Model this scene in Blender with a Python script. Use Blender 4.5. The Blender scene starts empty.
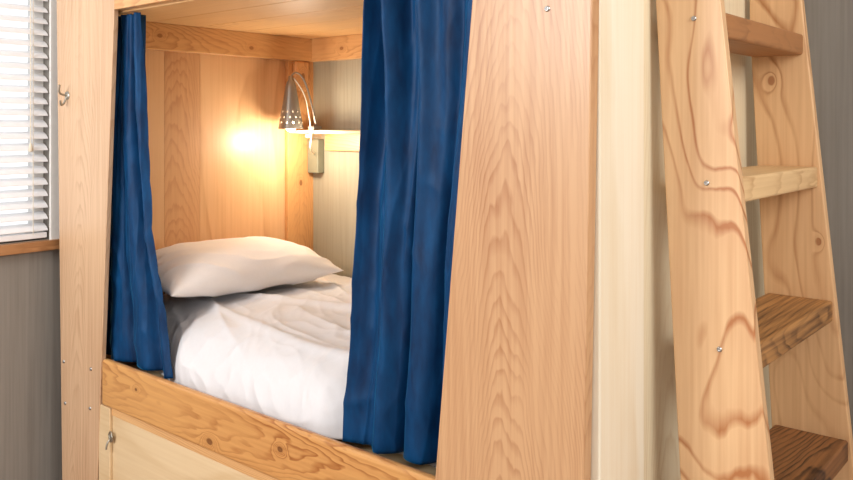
import bpy, math, random
from mathutils import Vector, noise, Matrix
random.seed(4)
sc=bpy.context.scene
try:
    sc.view_settings.view_transform='Standard'
except Exception: pass

def lin(c):
    return tuple(((v/255)/12.92 if v/255<=0.04045 else (((v/255)+0.055)/1.055)**2.4) for v in c)+(1,)

# ---------------- materials ----------------
def newmat(name):
    m=bpy.data.materials.new(name); m.use_nodes=True
    nt=m.node_tree
    return m,nt,nt.nodes['Principled BSDF']
def plain(name,c,rough=.5,metal=0,bump=0,bscale=200,sheen=0,lo=.92,hi=1.04):
    m,nt,b=newmat(name)
    n=nt.nodes.new('ShaderNodeTexNoise'); n.inputs['Scale'].default_value=bscale*.2
    tc=nt.nodes.new('ShaderNodeTexCoord'); nt.links.new(tc.outputs['Object'],n.inputs['Vector'])
    r=nt.nodes.new('ShaderNodeValToRGB')
    l=lin(c); r.color_ramp.elements[0].color=tuple(v*lo for v in l[:3])+(1,); r.color_ramp.elements[1].color=tuple(min(1,v*hi) for v in l[:3])+(1,)
    nt.links.new(n.outputs['Fac'],r.inputs['Fac']); nt.links.new(r.outputs['Color'],b.inputs['Base Color'])
    b.inputs['Roughness'].default_value=rough; b.inputs['Metallic'].default_value=metal
    if sheen: b.inputs['Sheen Weight'].default_value=sheen
    if bump:
        n2=nt.nodes.new('ShaderNodeTexNoise'); n2.inputs['Scale'].default_value=bscale
        nt.links.new(tc.outputs['Object'],n2.inputs['Vector'])
        bp=nt.nodes.new('ShaderNodeBump'); bp.inputs['Strength'].default_value=bump; bp.inputs['Distance'].default_value=.002
        nt.links.new(n2.outputs['Fac'],bp.inputs['Height']); nt.links.new(bp.outputs['Normal'],b.inputs['Normal'])
    return m
def wood(name,light,dark,axis=2,rings=9,scale=3.0,stretch=.18,knots=(),kax=None,rough=.42,seed=0,amount=.8,knotcol=(95,50,20),coat=0.0,var=.12,cath=None,fibre=.7,slope=.14,sharp=.5):
    """cath=(across_axis, centre, rings_per_metre): plain-sawn cathedral figure, otherwise rotary-cut contours.
    knots: list of (position along grain, position across, radius)"""
    m,nt,b=newmat(name)
    N=nt.nodes.new; L=nt.links.new
    tc=N('ShaderNodeTexCoord')
    def mapping(al,ac=1.0):
        mp=N('ShaderNodeMapping'); s=[ac]*3; s[axis]=al
        mp.inputs['Scale'].default_value=s; mp.inputs['Location'].default_value=(seed*1.7,seed*.9,seed*2.3)
        L(tc.outputs['Object'],mp.inputs['Vector']); return mp
    def M(op,a,bv=None,clamp=False):
        n=N('ShaderNodeMath'); n.operation=op; n.use_clamp=clamp
        for i,v in enumerate((a,bv)):
            if v is None: continue
            if isinstance(v,(int,float)): n.inputs[i].default_value=v
            else: L(v,n.inputs[i])
        return n.outputs[0]
    sx=N('ShaderNodeSeparateXYZ'); L(tc.outputs['Object'],sx.inputs[0])
    n4=N('ShaderNodeTexNoise'); n4.inputs['Scale'].default_value=30; n4.inputs['Detail'].default_value=2
    m4=mapping(.25); L(m4.outputs[0],n4.inputs['Vector'])
    kw=None; core=None
    if knots:
        ka=kax if kax is not None else cath[0]
        nk=N('ShaderNodeTexNoise'); nk.inputs['Scale'].default_value=45; L(tc.outputs['Object'],nk.inputs['Vector'])
        for (pa,pc,r) in knots:
            u=M('DIVIDE',M('SUBTRACT',sx.outputs[axis],float(pa)),r*1.5)
            w_=M('DIVIDE',M('SUBTRACT',sx.outputs[ka],float(pc)),r)
            dd=M('SQRT',M('ADD',M('MULTIPLY',u,u),M('MULTIPLY',w_,w_)))
            dd=M('ADD',dd,M('MULTIPLY',M('SUBTRACT',nk.outputs['Fac'],.5),.5))
            bump_=M('POWER',2.718,M('MULTIPLY',M('MULTIPLY',dd,dd),-.16))
            c_=M('SUBTRACT',1.35,dd,True); c_=M('MULTIPLY',c_,2.5,True)
            kw=bump_ if kw is None else M('ADD',kw,bump_)
            core=c_ if core is None else M('MAXIMUM',core,c_)
    if cath:
        ax,c0,dens=cath
        a=M('SUBTRACT',sx.outputs[ax],float(c0))
        wn=N('ShaderNodeTexNoise'); wn.inputs['Scale'].default_value=2.2; wn.inputs['Detail'].default_value=2.0
        mw=mapping(.35,1.2); L(mw.outputs[0],wn.inputs['Vector'])
        a=M('ADD',a,M('MULTIPLY',M('SUBTRACT',wn.outputs['Fac'],.5),.22))
        d=M('ADD',M('MULTIPLY',sx.outputs[axis],slope),.06+(.45 if axis==0 else 0))
        d=M('ADD',d,M('MULTIPLY',M('SUBTRACT',wn.outputs['Fac'],.5),.07))
        r=M('SQRT',M('ADD',M('MULTIPLY',M('MULTIPLY',a,a),2.2),M('MULTIPLY',d,d)))
        r=M('ADD',r,M('MULTIPLY',M('SUBTRACT',n4.outputs['Fac'],.5),.018))
        if knots: r=M('ADD',r,M('MULTIPLY',kw,.035))
        r=M('ADD',r,M('MULTIPLY',M('SINE',M('MULTIPLY',r,70.0)),.004))
        fr=M('FRACT',M('MULTIPLY',r,float(dens)))
    else:
        mp=mapping(stretch)
        n1=N('ShaderNodeTexNoise'); n1.inputs['Scale'].default_value=scale; n1.inputs['Detail'].default_value=1.8; n1.inputs['Roughness'].default_value=.45; n1.inputs['Distortion'].default_value=.25
        L(mp.outputs[0],n1.inputs['Vector'])
        val=n1.outputs['Fac']
        if knots: val=M('ADD',val,M('MULTIPLY',kw,.12))
        val=M('ADD',val,M('MULTIPLY',n4.outputs['Fac'],.02))
        fr=M('FRACT',M('MULTIPLY',val,float(rings)))
    rp=N('ShaderNodeValToRGB'); e=rp.color_ramp.elements
    e[0].position=0; e[0].color=(0,0,0,1); e[1].position=.88; e[1].color=(1,1,1,1)
    x=e.new(sharp); x.color=(.12,.12,.12,1); x=e.new(1.0); x.color=(0.05,0.05,0.05,1)
    L(fr,rp.inputs['Fac'])
    mf=mapping(.025); nf=N('ShaderNodeTexNoise'); nf.inputs['Scale'].default_value=110; nf.inputs['Detail'].default_value=4
    L(mf.outputs[0],nf.inputs['Vector'])
    nv=N('ShaderNodeTexNoise'); nv.inputs['Scale'].default_value=2.2; nv.inputs['Detail'].default_value=3; mv=mapping(.35); L(mv.outputs[0],nv.inputs['Vector'])
    ma=N('ShaderNodeMapRange'); ma.inputs[1].default_value=.38; ma.inputs[2].default_value=.62; ma.inputs[3].default_value=.3; ma.inputs[4].default_value=1.25
    na=N('ShaderNodeTexNoise'); na.inputs['Scale'].default_value=6; L(mv.outputs[0],na.inputs['Vector']); L(na.outputs['Fac'],ma.inputs[0])
    f=M('MULTIPLY',M('MULTIPLY',rp.outputs['Color'],amount),ma.outputs[0])
    f=M('ADD',f,M('MULTIPLY',M('SUBTRACT',nf.outputs['Fac'],.5),fibre))
    f=M('ADD',f,.12)
    if knots: f=M('ADD',f,M('MULTIPLY',kw,.15))
    f=M('ADD',f,M('MULTIPLY',M('SUBTRACT',nv.outputs['Fac'],.5),var*8),True)
    mx=N('ShaderNodeMix'); mx.data_type='RGBA'
    L(f,mx.inputs['Factor']); mx.inputs[6].default_value=lin(light); mx.inputs[7].default_value=lin(dark)
    col=mx.outputs[2]
    if knots:
        m2=N('ShaderNodeMix'); m2.data_type='RGBA'; L(M('MULTIPLY',core,.75),m2.inputs['Factor']); L(col,m2.inputs[6]); m2.inputs[7].default_value=lin(knotcol)
        col=m2.outputs[2]
    L(col,b.inputs['Base Color'])
    b.inputs['Roughness'].default_value=rough
    b.inputs['Coat Weight'].default_value=coat; b.inputs['Coat Roughness'].default_value=.22
    bp=N('ShaderNodeBump'); bp.inputs['Strength'].default_value=.15; bp.inputs['Distance'].default_value=.002
    L(nf.outputs['Fac'],bp.inputs['Height']); L(bp.outputs['Normal'],b.inputs['Normal'])
    return m

M_front=wood('birch_ply_front',(206,162,120),(162,106,66),2,rough=.4,seed=1,amount=.42,coat=.1,cath=(0,-.92,115),fibre=1.1,slope=.16)
M_post=wood('post_wood',(216,180,144),(172,126,90),2,rough=.4,seed=2.4,amount=.35,coat=.1,cath=(0,-2.66,90),fibre=1.0)
M_rail=wood('pine_rail',(218,162,98),(160,96,46),0,rough=.36,seed=4.2,amount=.6,coat=.2,knotcol=(98,50,20),cath=(2,.45,150),slope=.05,
  knots=[(-2.30,.45,.004),(-1.92,.385,.008),(-1.62,.44,.006),(-1.36,.40,.005)])
M_beamY=wood('pine_beam_y',(228,178,120),(184,122,70),1,rough=.4,seed=1.1,amount=.45,cath=(2,1.55,120),slope=.07,knotcol=(150,90,46),knots=[(1.60,1.575,.006),(2.0,1.56,.006)])
M_beamX=wood('pine_beam_x',(228,180,124),(184,122,70),0,rough=.4,seed=6.1,amount=.45,cath=(2,1.60,120),slope=.07,knotcol=(150,90,46),knots=[(-2.40,1.57,.006)])
M_panel=wood('end_panel_wood',(228,182,134),(194,136,88),2,12,2.6,.2,rough=.42,seed=5,amount=.5,coat=.10)
M_panel2=wood('end_panel_fir',(218,168,120),(184,124,78),2,rough=.45,seed=8,amount=.35,coat=.06,cath=(1,1.7,120))
M_panel3=wood('end_post_knotty',(222,164,106),(168,102,52),2,rough=.45,seed=8,amount=.6,coat=.05,cath=(1,2.27,140),knots=[(1.02,2.27,.007),(1.46,2.26,.008)],knotcol=(120,66,30))
M_pale=wood('pale_ply',(246,238,218),(228,208,172),2,7,2.4,.08,rough=.35,seed=7,amount=.4,coat=.2)
M_pale2=wood('pale_ply_b',(238,224,192),(212,186,146),2,rough=.45,seed=9,amount=.4,cath=(1,1.7,70))
M_stile=wood('ladder_ply',(229,190,144),(176,114,68),2,15,4.0,.42,rough=.42,seed=17.3,amount=.85,coat=.08,sharp=.72,var=.08)
M_stile2=wood('ladder_ply_b',(225,183,136),(174,118,72),2,13,3.6,.40,rough=.45,seed=14,amount=.75,sharp=.7,kax=0,var=.08,knots=[(1.37,-.66,.007),(.98,-.55,.005)],knotcol=(150,90,48))
M_r1=wood('rung_brown',(170,116,70),(98,58,30),1,rough=.5,seed=2,amount=.65,cath=(0,-.52,130),slope=.05)
M_r2=wood('rung_light',(230,194,144),(180,130,80),1,rough=.45,seed=5,amount=.6,cath=(0,-.52,130),slope=.05)
M_r3=wood('rung_burnt',(196,142,84),(66,36,18),1,rough=.5,seed=7.7,amount=.8,cath=(0,-.66,70),var=.3,fibre=1.8,slope=.05)
M_r4=wood('rung_dark',(150,100,58),(58,34,20),1,rough=.5,seed=3.7,amount=.7,cath=(0,-.5,100),var=.2,fibre=1.5,slope=.05)
M_low=wood('lower_panel_ply',(228,202,162),(204,170,124),0,8,2.5,.2,rough=.5,seed=3,amount=.4)
M_ceil=wood('bunk_deck_wood',(232,188,132),(200,148,92),0,rough=.45,seed=12,amount=.4,cath=(1,1.8,90))
M_shelf=wood('shelf_wood',(224,176,116),(192,132,76),0,rough=.45,seed=13,amount=.5,cath=(2,1.1,120))
M_shelf2=wood('shelf_pale',(226,200,158),(200,164,116),0,rough=.45,seed=13,amount=.3,cath=(2,1.1,120))
M_sill=wood('sill_wood',(186,134,88),(140,92,52),1,rough=.4,seed=15,cath=(0,-2.7,120),amount=.5)
M_floor=wood('floor_boards',(160,124,90),(118,86,58),0,14,3,.1,rough=.45,seed=16)
M_grey=wood('grey_wall_panel',(144,138,130),(112,106,99),2,9,3,.05,rough=.7,seed=17,amount=.35,var=.1,fibre=1.0)
M_greyb=wood('grey_back_panel',(168,158,136),(142,132,112),2,16,6,.06,rough=.7,seed=18,amount=.3,var=.08)
M_white=plain('white_paint',(238,236,232),.5)
M_slat=plain('blind_slat',(244,244,246),.45)
M_ceilroom=plain('ceiling_paint',(235,232,226),.8,bump=.2)
M_sheet=plain('white_cotton',(224,222,224),.85,bump=.15,bscale=500,sheen=.1,lo=.97,hi=1.02)
M_pil=plain('pillow_cotton',(246,240,237),.85,bump=.15,bscale=500,sheen=.1,lo=.97,hi=1.02)
M_steel=plain('steel',(180,178,176),.35,1)
M_brass=plain('aged_steel',(170,164,152),.4,.9)
M_lamp=plain('lamp_metal',(156,148,138),.36,.6)
M_cord=plain('white_cord',(226,216,196),.6)
M_box=plain('outlet_grey',(128,126,106),.6)
M_cur,nt,b=newmat('blue_velvet')
tc=nt.nodes.new('ShaderNodeTexCoord'); mp=nt.nodes.new('ShaderNodeMapping'); mp.inputs['Scale'].default_value=(1,1,.3)
nt.links.new(tc.outputs['Object'],mp.inputs['Vector'])
n=nt.nodes.new('ShaderNodeTexNoise'); n.inputs['Scale'].default_value=24; n.inputs['Detail'].default_value=7; n.inputs['Roughness'].default_value=.6
nt.links.new(mp.outputs[0],n.inputs['Vector'])
r=nt.nodes.new('ShaderNodeValToRGB'); r.color_ramp.elements[0].position=.3; r.color_ramp.elements[0].color=lin((0,36,74)); r.color_ramp.elements[1].position=.75; r.color_ramp.elements[1].color=lin((0,72,122))
nt.links.new(n.outputs['Fac'],r.inputs['Fac']); nt.links.new(r.outputs['Color'],b.inputs['Base Color'])
b.inputs['Roughness'].default_value=.6; b.inputs['Sheen Weight'].default_value=.9; b.inputs['Sheen Roughness'].default_value=.28; b.inputs['Sheen Tint'].default_value=lin((60,155,205))
b.inputs['Specular IOR Level'].default_value=.25
bp=nt.nodes.new('ShaderNodeBump'); bp.inputs['Strength'].default_value=.22; bp.inputs['Distance'].default_value=.004
nt.links.new(n.outputs['Fac'],bp.inputs['Height']); nt.links.new(bp.outputs['Normal'],b.inputs['Normal'])
M_bulb,nt,b=newmat('warm_bulb'); b.inputs['Emission Color'].default_value=(1,.80,.52,1); b.inputs['Emission Strength'].default_value=22

# ---------------- geometry helpers ----------------
def empty(name):
    e=bpy.data.objects.new(name,None); sc.collection.objects.link(e); return e
def mesh(name,vs,fs,mat,parent=None,smooth=False,bevel=0):
    me=bpy.data.meshes.new(name); me.from_pydata([tuple(v) for v in vs],[],fs); me.update()
    o=bpy.data.objects.new(name,me); sc.collection.objects.link(o); me.materials.append(mat)
    if smooth:
        for p in me.polygons: p.use_smooth=True
    if bevel:
        md=o.modifiers.new('bevel','BEVEL'); md.width=bevel; md.segments=3; md.limit_method='ANGLE'
    if parent: o.parent=parent
    return o
def prism(name,poly,ext,mat,parent=None,bevel=.003):
    n=len(poly); P=[Vector(p) for p in poly]; E=Vector(ext)
    nrm=(P[1]-P[0]).cross(P[2]-P[0])
    if nrm.dot(E)>0: P.reverse()
    vs=P+[p+E for p in P]
    fs=[list(range(n)),list(range(2*n-1,n-1,-1))]+[[i,i+n,(i+1)%n+n,(i+1)%n] for i in range(n)]
    return mesh(name,vs,fs,mat,parent,bevel=bevel)
def box(name,x0,x1,y0,y1,z0,z1,mat,parent=None,bevel=.003):
    return prism(name,[(x0,y0,z0),(x1,y0,z0),(x1,y0,z1),(x0,y0,z1)],(0,y1-y0,0),mat,parent,bevel)
def tube(name,pts,r,mat,parent=None):
    cu=bpy.data.curves.new(name,'CURVE'); cu.dimensions='3D'; sp=cu.splines.new('NURBS'); sp.points.add(len(pts)-1)
    for i,p in enumerate(pts): sp.points[i].co=(*p,1)
    sp.use_endpoint_u=True; sp.order_u=3; cu.bevel_depth=r; cu.bevel_resolution=3; cu.resolution_u=8; cu.use_fill_caps=True
    cu.materials.append(mat); o=bpy.data.objects.new(name,cu); sc.collection.objects.link(o)
    if parent: o.parent=parent
    return o
def lathe(name,prof,c,mat,parent=None,seg=24,axis='z',holes=None):
    vs=[];fs=[]
    for i,(r,h) in enumerate(prof):
        for j in range(seg):
            a=2*math.pi*j/seg; p=Vector((r*math.cos(a),r*math.sin(a),h))
            if axis=='y': p=Vector((p.x,-p.z,p.y))
            if axis=='x': p=Vector((p.z,p.x,p.y))
            vs.append(p+Vector(c))
    for i in range(len(prof)-1):
        for j in range(seg):
            if holes and holes(i,j): continue
            fs.append([i*seg+j,i*seg+(j+1)%seg,(i+1)*seg+(j+1)%seg,(i+1)*seg+j])
    return mesh(name,vs,fs,mat,parent,smooth=True)
def screw(name,x,y,z,parent,r=.007):
    lathe(name,[(0.0005,.0035),(r*.35,.002),(r*.4,.0035),(r*.8,.003),(r,0)],(x,y,z),M_steel,parent,16,'y')

CZ=1.26
# ---------------- room shell ----------------
YB=2.35; XL=-2.87
box('floor',XL-.1,1.8,-2.4,YB+.1,-.05,0,M_floor,None,0)
box('ceiling',XL-.1,1.8,-2.4,YB+.1,2.6,2.65,M_ceilroom,None,0)
box('wall_back',XL-.1,1.8,YB,YB+.1,0,2.6,M_grey,None,0)
box('wall_right',1.8,1.9,-2.4,YB+.1,0,2.6,M_ceilroom,None,0)
wy0,wy1,wz0,wz1=.30,1.345,.86,2.15
wl=empty('wall_left')
box('wall_below',XL-.1,XL,-2.4,YB,0,wz0,M_grey,wl,0)
box('wall_above',XL-.1,XL,-2.4,YB,wz1,2.6,M_grey,wl,0)
box('wall_near',XL-.1,XL,-2.4,wy0,wz0,wz1,M_grey,wl,0)
box('wall_far',XL-.1,XL,wy1,YB,wz0,wz1,M_grey,wl,0)
win=empty('window_1')
t=.035
box('frame_bottom',XL-.09,XL-.04,wy0,wy1,wz0,wz0+t,M_white,win)
box('frame_top',XL-.09,XL-.04,wy0,wy1,wz1-t,wz1,M_white,win)
box('frame_side_a',XL-.09,XL-.04,wy0,wy0+t,wz0+t,wz1-t,M_white,win)
box('frame_side_b',XL-.09,XL-.04,wy1-t,wy1,wz0+t,wz1-t,M_white,win)
box('frame_mullion',XL-.085,XL-.05,(wy0+wy1)/2-.02,(wy0+wy1)/2+.02,wz0+t,wz1-t,M_white,win)
mg,ntg,bg=newmat('glass'); bg.inputs['Transmission Weight'].default_value=1; bg.inputs['Roughness'].default_value=0; bg.inputs['IOR'].default_value=1.02
box('glass',XL-.068,XL-.064,wy0+t,wy1-t,wz0+t,wz1-t,mg,win,0)
box('casing_side',XL,XL+.008,wy1,wy1+.045,wz0-.01,wz1+.05,M_white,win)
box('casing_side_near',XL,XL+.008,wy0-.05,wy0,wz0-.01,wz1+.05,M_white,win)
box('casing_top',XL,XL+.008,wy0,wy1,wz1,wz1+.05,M_white,win)
box('sill',XL-.04,XL+.03,wy0-.06,wy1+.06,wz0-.036,wz0-.002,M_sill,win)
bl=empty('window_blinds')
n=int((wz1-wz0-.08)/.040)
vs=[];fs=[]
for i in range(n):
    z=wz0+.048+i*.040; xc=XL-.012
    k=len(vs)
    prof=[(-.021,-.013),(-.008,-.001),(.007,.006),(.021,.009)]
    for yy in (wy0+.012,wy1-.008):
        for (dx,dz) in prof: vs.append((xc-dx,yy,z+dz))
        for (dx,dz) in prof[::-1]: vs.append((xc-dx,yy,z+dz-.003))
    for j in range(8): fs.append([k+j,k+(j+1)%8,k+8+(j+1)%8,k+8+j])
    fs.append([k+j for j in range(8)][::-1]); fs.append([k+8+j for j in range(8)])
mesh('slats',vs,fs,M_slat,bl)
box('bottom_rail',XL-.03,XL+.004,wy0+.012,wy1-.008,wz0+.006,wz0+.026,M_slat,bl)
box('head_rail',XL-.034,XL+.01,wy0+.01,wy1-.006,wz1-.045,wz1-.002,M_slat,bl)
for yy in (wy0+.2,.8,wy1-.06):
    tube('ladder_cord',[(XL+.011,yy,wz0+.02),(XL+.011,yy,1.5),(XL+.011,yy,wz1-.03)],.0012,M_cord,bl)
tube('pull_cord',[(XL+.014,1.275,wz1-.03),(XL+.014,1.275,1.5),(XL+.014,1.275,1.2)],.0015,M_cord,bl)
lathe('cord_knob',[(.001,.03),(.005,.022),(.008,0),(.001,-.003)],(XL+.014,1.275,1.17),M_cord,bl,12)

# ---------------- bunk bed ----------------
bk=empty('bunk_bed')
F=1.345
def zX(z,za,xa,zb,xb): return xa+(xb-xa)*(z-za)/(zb-za)
za,zb=CZ+.43,CZ-1.21
pl=lambda z:zX(z,za,-2.815,zb,-2.774); pr=lambda z:zX(z,za,-2.425,zb,-2.540)
prism('left_post',[(pl(0),F,0),(pr(0),F,0),(pr(2.2),F,2.2),(pl(2.2),F,2.2)],(0,.016,0),M_post,bk,.002)
for (x,z) in ((-2.76,CZ-.81),(-2.75,CZ-.95),(-2.575,CZ-.80),(-2.58,CZ-.93)): screw('post_screw',x,F,z,bk,.006)
A=1.315
za2,zb2=CZ+.2,CZ-.72
cl=lambda z:zX(z,za2,-.996,zb2,-1.086); cr=lambda z:zX(z,za2,-.722,zb2,-.740)
prism('front_board',[(cl(0),A,0),(cr(0),A,0),(cr(2.0),A,2.0),(cl(2.0),A,2.0)],(0,.028,0),M_front,bk)
screw('board_screw',-.815,A,CZ+.217,bk,.006)
screw('board_screw',-.93,A,CZ-.9,bk,.006)
box('end_board_corner',-.755,-.722,F,1.528,0,2.0,M_pale,bk,.004)
box('end_board_wide',-.755,-.728,1.532,2.345,0,2.0,M_pale2,bk)
box('front_rail',-2.51,-.76,F,F+.026,.356,.504,M_rail,bk,.010)
box('upper_front_rail',-2.43,-.76,F,F+.03,1.625,1.80,M_beamX,bk)
box('rail_ledge',-2.50,-.76,F+.010,F+.030,.33,.356,M_beamX,bk)
box('lower_front_panel',-2.51,-.76,F+.012,F+.03,.01,.33,M_low,bk)
box('lower_panel_stile',-2.53,-2.46,F+.002,F+.012,.01,.355,M_low,bk)
box('slat_base',-2.6,-.76,F+.045,2.34,.40,.43,M_low,bk)
XE=-2.62
box('end_panel_a',XE-.02,XE,F+.036,1.643,0,1.62,M_panel,bk,.001)
box('end_panel_b',XE-.02,XE,1.6435,1.7925,0,1.62,M_panel2,bk,.001)
box('end_panel_c',XE-.02,XE,1.793,2.345,0,1.62,M_panel,bk,.001)
box('end_panel_post',XE,XE+.02,2.20,2.345,0,1.53,M_panel3,bk,.003)
yy=F+.032
for i in range(5):
    y2=yy+(2.345-F-.032)/5
    box('deck_board',-2.64,-.756,yy,y2-.003,1.62,1.64,M_ceil,bk,.002); yy=y2
box('end_batten',XE,XE+.04,1.50,2.345,1.525,1.62,M_beamY,bk)
box('back_batten',XE+.04,-.76,2.31,2.345,1.525,1.62,M_beamX,bk)
box('corner_block',XE+.02,XE+.045,2.22,2.30,1.40,1.525,M_panel3,bk,.012)
box('back_liner',XE+.02,-.76,2.338,2.346,.43,1.525,M_greyb,bk,0)

lt=empty('panel_latch')
tube('latch_eye',[(-2.45+.012*math.cos(a),F-.003+.004*math.sin(a*.5),.272+.012*math.sin(a)) for a in [i*.6 for i in range(11)]],.0025,M_brass,lt)
tube('latch_pin',[(-2.452,F+.004,.262),(-2.455,F-.012,.255),(-2.455,F-.012,.23)],.003,M_brass,lt)
lathe('latch_plate',[(.0005,.003),(.012,.002),(.013,0)],(-2.452,F+.002,.262),M_brass,lt,16,'y')

hk=empty('coat_hook')
hx,hz=-2.735,CZ+.10
lathe('hook_plate',[(.0005,.005),(.013,.004),(.015,0)],(hx,F,hz),M_brass,hk,18,'y')
tube('hook_upper',[(hx,F-.003,hz),(hx,F-.025,hz+.003),(hx+.010,F-.035,hz+.015),(hx+.016,F-.035,hz+.035)],.0035,M_brass,hk)
tube('hook_lower',[(hx,F-.003,hz-.004),(hx,F-.012,hz-.03),(hx+.006,F-.028,hz-.035),(hx+.012,F-.03,hz-.018)],.0035,M_brass,hk)

# ---------------- ladder ----------------
ld=empty('bunk_ladder')
xl=lambda z:zX(z,.563,-.662,1.505,-.713)
xr=lambda z:zX(z,.563,-.485,1.505,-.583)
for nm,y0,mt in (('stile_near',1.56,M_stile),('stile_far',2.11,M_stile2)):
    prism(nm,[(xl(0),y0,0),(xr(0),y0,0),(xr(1.95),y0,1.95),(-.716,y0,1.95),(xl(1.505),y0,1.505)],(0,.024,0),mt,ld)
rz=[1.480,1.160,.843,.520,.2]
mts=[M_r1,M_r2,M_r3,M_r4,M_r1]
for i,z in enumerate(rz):
    box('rung',xl(z)+.008,xr(z)-.004,1.584,2.11,z-.050,z,mts[i],ld,.006)
    screw('rung_screw',(xl(z)+xr(z))/2+.012,1.56,z-.012,ld,.0055)

# ---------------- curtains ----------------
def interp(tab,v):
    for (a,xa),(b_,xb) in zip(tab,tab[1:]):
        if a<=v<=b_:
            s=(v-a)/(b_-a); s=s*s*(3-2*s)*.5+s*.5; return xa+(xb-xa)*s
    return tab[-1][1]
def curtain(name,ltab,rtab,z0,z1,folds,amp,seed,fmin=1.381):
    NU,NV=340,140; vs=[];fs=[]
    rows=[]
    for j in range(NV+1):
        v=j/NV
        xa,xb=interp(ltab,v),interp(rtab,v)
        for i in range(NU+1):
            u=i/NU
            uu=u+.085*noise.noise(Vector((u*2.5,v*1.6,seed)))
            ph=uu*folds*2*math.pi
            g=(1-v)**1.3
            big=math.sin(ph+.5*math.sin(v*2.2+seed))
            big=big*abs(big)**.15
            fine=math.sin(ph*2.3+1.3+1.2*noise.noise(Vector((u*4,v*1.5,seed))))
            a=amp*(.8+.8*noise.noise(Vector((u*3,v*1.6,seed+5))))
            y=a*(1+big*(.95-.2*v)+fine*(.12+.35*g))
            cr_=1-abs(noise.noise(Vector((u*11+v*1.5,v*1.1,seed+9))))*2.4
            y-=.006*max(0,cr_)**2*(.5+.6*g)
            cr2=1-abs(noise.noise(Vector((u*5-v*5,v*5+u*2,seed+19))))*2.4
            y-=.006*max(0,cr2)**2*(.2+.8*v)
            y+=.0012*noise.noise(Vector((u*24,v*20,seed+2)))
            x=xa+(xb-xa)*u+.010*math.cos(ph)*math.sin(math.pi*u)
            rows.append([x,y,z1+(z0-z1)*v-.002*math.sin(u*9)*v])
    ym=min(r[1] for r in rows)
    for r in rows: vs.append((r[0],r[1]-ym+fmin+.002,r[2]))
    for j in range(NV):
        for i in range(NU):
            k=j*(NU+1)+i; fs.append([k,k+NU+1,k+NU+2,k+1])
    o=mesh(name,vs,fs,M_cur,None,smooth=True)
    md=o.modifiers.new('solid','SOLIDIFY'); md.thickness=.0025; md.offset=0
    return o
curtain('curtain',[(0,-2.55),(.4,-2.58),(1,-2.612)],[(0,-2.36),(.25,-2.345),(.6,-2.30),(.85,-2.225),(1,-2.19)],.493,1.615,3.0,.022,3.1,1.375)
curtain('curtain',[(0,-1.398),(.3,-1.398),(.7,-1.415),(1,-1.450)],[(0,-.86),(1,-.97)],.488,1.615,4.0,.030,7.7,1.374)

# ---------------- bedding ----------------
box('mattress',-2.59,-.78,1.58,2.31,.432,.56,M_white,None,.03)
NX,NY=360,240; vs=[];fs=[]
R=.165; side=.02
def smooth(a,b,x):
    t=max(0,min(1,(x-a)/(b-a))); return t*t*(3-2*t)
def duv(u,v):
    x=-2.600+u*(1.825)
    bulge=smooth(-2.42,-2.14,x)*(1-smooth(-1.56,-1.44,x))
    Y0=1.460-.054*bulge
    TOT=side+R*math.pi/2+(2.325-Y0-R)
    s=v*TOT
    if s<side: y=Y0; z=.470+s; nrm=Vector((0,-1,0)); e=s/side*.5
    elif s<side+R*math.pi/2:
        a=(s-side)/R; y=Y0+R*(1-math.cos(a)); z=.470+side+R*math.sin(a); nrm=Vector((0,-math.cos(a),math.sin(a))); e=.5+.5*math.sin(a)
    else:
        q=(s-side-R*math.pi/2)/(TOT-side-R*math.pi/2); y=Y0+R+q*(2.325-Y0-R); z=.655; nrm=Vector((0,0,1)); e=1
        z+=.018*math.sin(math.pi*q**.8)
    p=Vector((x,y,z))
    n1=noise.noise(Vector((x*1.8,y*2.2,1)))
    n2=noise.noise(Vector((x*5,y*5,6)))
    w1=x*.45+y*1.0; w2=x*1.0-y*.45
    r1=1-abs(noise.noise(Vector((w1*6+1.0*n1,w2*1.4,3))))*2.6
    r2=1-abs(noise.noise(Vector((w2*4+n2,w1*3+n1*2,8))))*3.0
    r3=1-abs(noise.noise(Vector((w1*13+n2,w2*4,21))))*2.6
    r4=1-abs(noise.noise(Vector((x*6-z*4,z*7+y*4+x*3,31))))*2.4
    r5=1-abs(noise.noise(Vector((x*11+z*9,z*6-x*5,41))))*2.4
    d=.010*n1+.003*n2+.007*max(0,r1)**2+.0035*max(0,r2)**2+.0025*max(0,r3)**2+(.009*max(0,r4)**2+.005*max(0,r5)**2)*(1.35-e)
    l=abs((y-1.74)-.14*math.sin((x+2.4)*2.0)); d+=.013*math.exp(-(l/.03)**2)
    l2=abs((y-1.60)+.07*math.sin((x+2.2)*2.6)); d+=.010*math.exp(-(l2/.022)**2)
    p+=nrm*(d-.010)*(.4+.6*e)
    p.y=min(p.y,2.33)
    p.y=max(p.y,1.456-.062*bulge)
    return p
for j in range(NY+1):
    for i in range(NX+1): vs.append(duv(i/NX,j/NY))
for j in range(NY):
    for i in range(NX):
        k=j*(NX+1)+i; fs.append([k,k+1,k+NX+2,k+NX+1])
dv=mesh('duvet',vs,fs,M_sheet,None,smooth=True)
md=dv.modifiers.new('solid','SOLIDIFY'); md.thickness=.012; md.offset=-1

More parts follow.
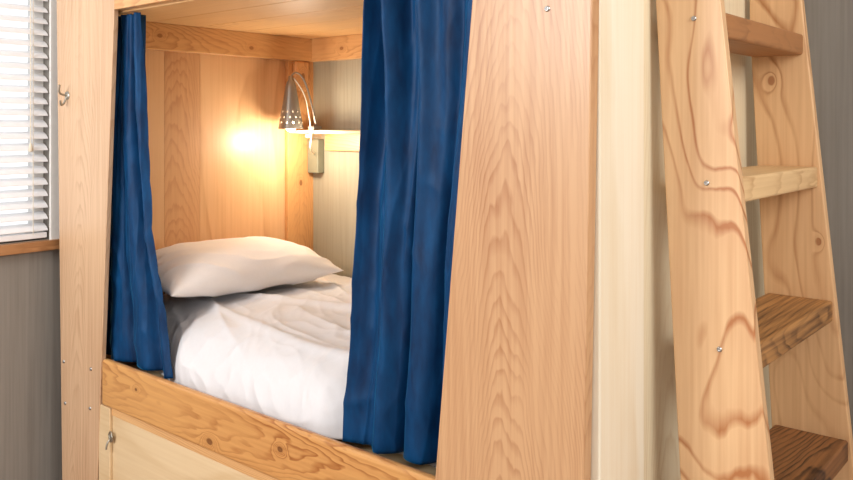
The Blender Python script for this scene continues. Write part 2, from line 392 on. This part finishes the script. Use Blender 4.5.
# pillow
N=100; vs=[];fs=[]
hw,hl,ht=.19,.355,.094
for sgn in (1,-1):
    for j in range(N+1):
        for i in range(N+1):
            a=i/N*2-1; b_=j/N*2-1
            a2=math.sin(a*math.pi/2); b2=math.sin(b_*math.pi/2)
            prof=(max(0,1-abs(a2)**2.6)**.55)*(max(0,1-abs(b2)**3.0)**.58)
            x=hw*a2*(.95+.05*abs(b2)**3); y=hl*b2*(.94+.06*abs(a2)**3)
            h=ht*prof*(1.0 if sgn>0 else .6)
            nn=noise.noise(Vector((x*7,y*7,sgn*3)))
            wr=1-abs(noise.noise(Vector((x*14,y*6,4+sgn))))*2.3
            h+=prof*.007*nn+.010*max(0,wr)**2*prof*(1-prof)*3
            vs.append(Vector((x,y,sgn*h)))
off=(N+1)**2
for s in (0,1):
    for j in range(N):
        for i in range(N):
            k=s*off+j*(N+1)+i; q=[k,k+1,k+N+2,k+N+1]
            fs.append(q if s==0 else q[::-1])
T=Matrix.Translation((-2.42,1.80,.748))@Matrix.Rotation(math.radians(-3),4,'Z')@Matrix.Rotation(math.radians(8),4,'Y')@Matrix.Rotation(math.radians(-1),4,'X')
vs=[T@v for v in vs]
pm=mesh('pillow',vs,fs,M_pil,None,smooth=True)
md=pm.modifiers.new('weld','WELD'); md.merge_threshold=.0005

# ---------------- shelf, outlet, lamp ----------------
sh=empty('wall_shelf')
box('shelf_board',-2.59,-1.2,2.20,2.337,1.226,1.240,M_shelf2,sh)
box('shelf_cleat',-2.50,-1.2,2.312,2.337,1.155,1.226,M_shelf,sh)
box('outlet_box',-2.595,-2.53,2.30,2.337,1.06,1.20,M_box,None,.004)
lp=empty('reading_lamp')
LX,LY=-2.50,2.13; LT=CZ+.165; LB=CZ-.015
prof=[(.003,LT+.03),(.008,LT+.028),(.010,LT+.012),(.016,LT+.004),(.020,LT-.01)]
K=24
for i in range(1,K+1):
    f=i/K; prof.append((.020+.030*f,LT-.01-(LT-.01-LB)*f))
hol=lambda i,j:(i>=16 and i<27 and i%3==0 and (j+(i//3)%2*2)%4==0)
lathe('shade',prof,(LX,LY,0),M_lamp,lp,44,'z',hol)
sp=[(.001,.028),(.014,.022),(.022,.008),(.024,-.004),(.018,-.018),(.001,-.026)]
lathe('bulb',[(r*.9,h*.9+LB+.010) for r,h in sp],(LX,LY,0),M_bulb,lp,20)
tube('arm',[(LX,LY,LT+.02),(LX+.0,LY+.01,LT+.05),(LX+.02,LY+.05,LT+.03),(LX+.04,LY+.08,CZ+.07),(LX+.03,LY+.11,CZ-.02)],.004,M_lamp,lp)
box('clamp',LX+.015,LX+.05,LY+.06,LY+.12,1.209,1.226,M_lamp,lp)
box('clamp_jaw',LX+.015,LX+.05,LY+.075,LY+.12,1.240,1.256,M_lamp,lp)
tube('power_cord',[(LX+.005,LY+.01,LT+.02),(LX+.05,LY+.03,LT-.03),(LX+.055,LY+.05,CZ+.02),(LX+.06,LY+.055,CZ-.03),(LX+.05,LY+.06,CZ-.07),(LX+.0,LY+.10,CZ-.10),(LX-.05,2.298,1.14)],.0026,M_cord,lp)
pt=bpy.data.lights.new('lamp_light','POINT'); pt.energy=6; pt.color=(1,.87,.68); pt.shadow_soft_size=.035
po=bpy.data.objects.new('lamp_light',pt); po.location=(LX+.06,LY-.01,LB-.055); sc.collection.objects.link(po); po.parent=lp

# ---------------- lights ----------------
def area(name,loc,target,size,power,col):
    l=bpy.data.lights.new(name,'AREA'); l.shape='SQUARE'; l.size=size; l.energy=power; l.color=col
    o=bpy.data.objects.new(name,l); o.location=loc; sc.collection.objects.link(o)
    o.rotation_euler=(Vector(target)-Vector(loc)).to_track_quat('-Z','Y').to_euler()
    return o
area('added_key_light',(-2.0,-1.0,1.9),(-1.8,2,0.8),.8,50,(1,.985,.97))  # added key from the left for curtain fold contrast, no fixture modelled
area('added_side_fill',(1.3,.9,2.1),(-.9,1.8,0.9),1.0,36,(1,.985,.965))  # fill added from the right to brighten the pale end boards, hangs free
w=bpy.data.worlds.new('world'); sc.world=w; w.use_nodes=True
w.node_tree.nodes['Background'].inputs[0].default_value=(.96,.98,1,1); w.node_tree.nodes['Background'].inputs[1].default_value=1.6

# ---------------- camera ----------------
cam=bpy.data.cameras.new('camera'); co=bpy.data.objects.new('camera',cam); sc.collection.objects.link(co)
co.location=(0,0,CZ); co.rotation_euler=(math.radians(90),0,math.atan2(.645,.764))
cam.sensor_width=36; cam.lens=34.61; cam.shift_y=-115/853; cam.clip_start=.05
sc.camera=co
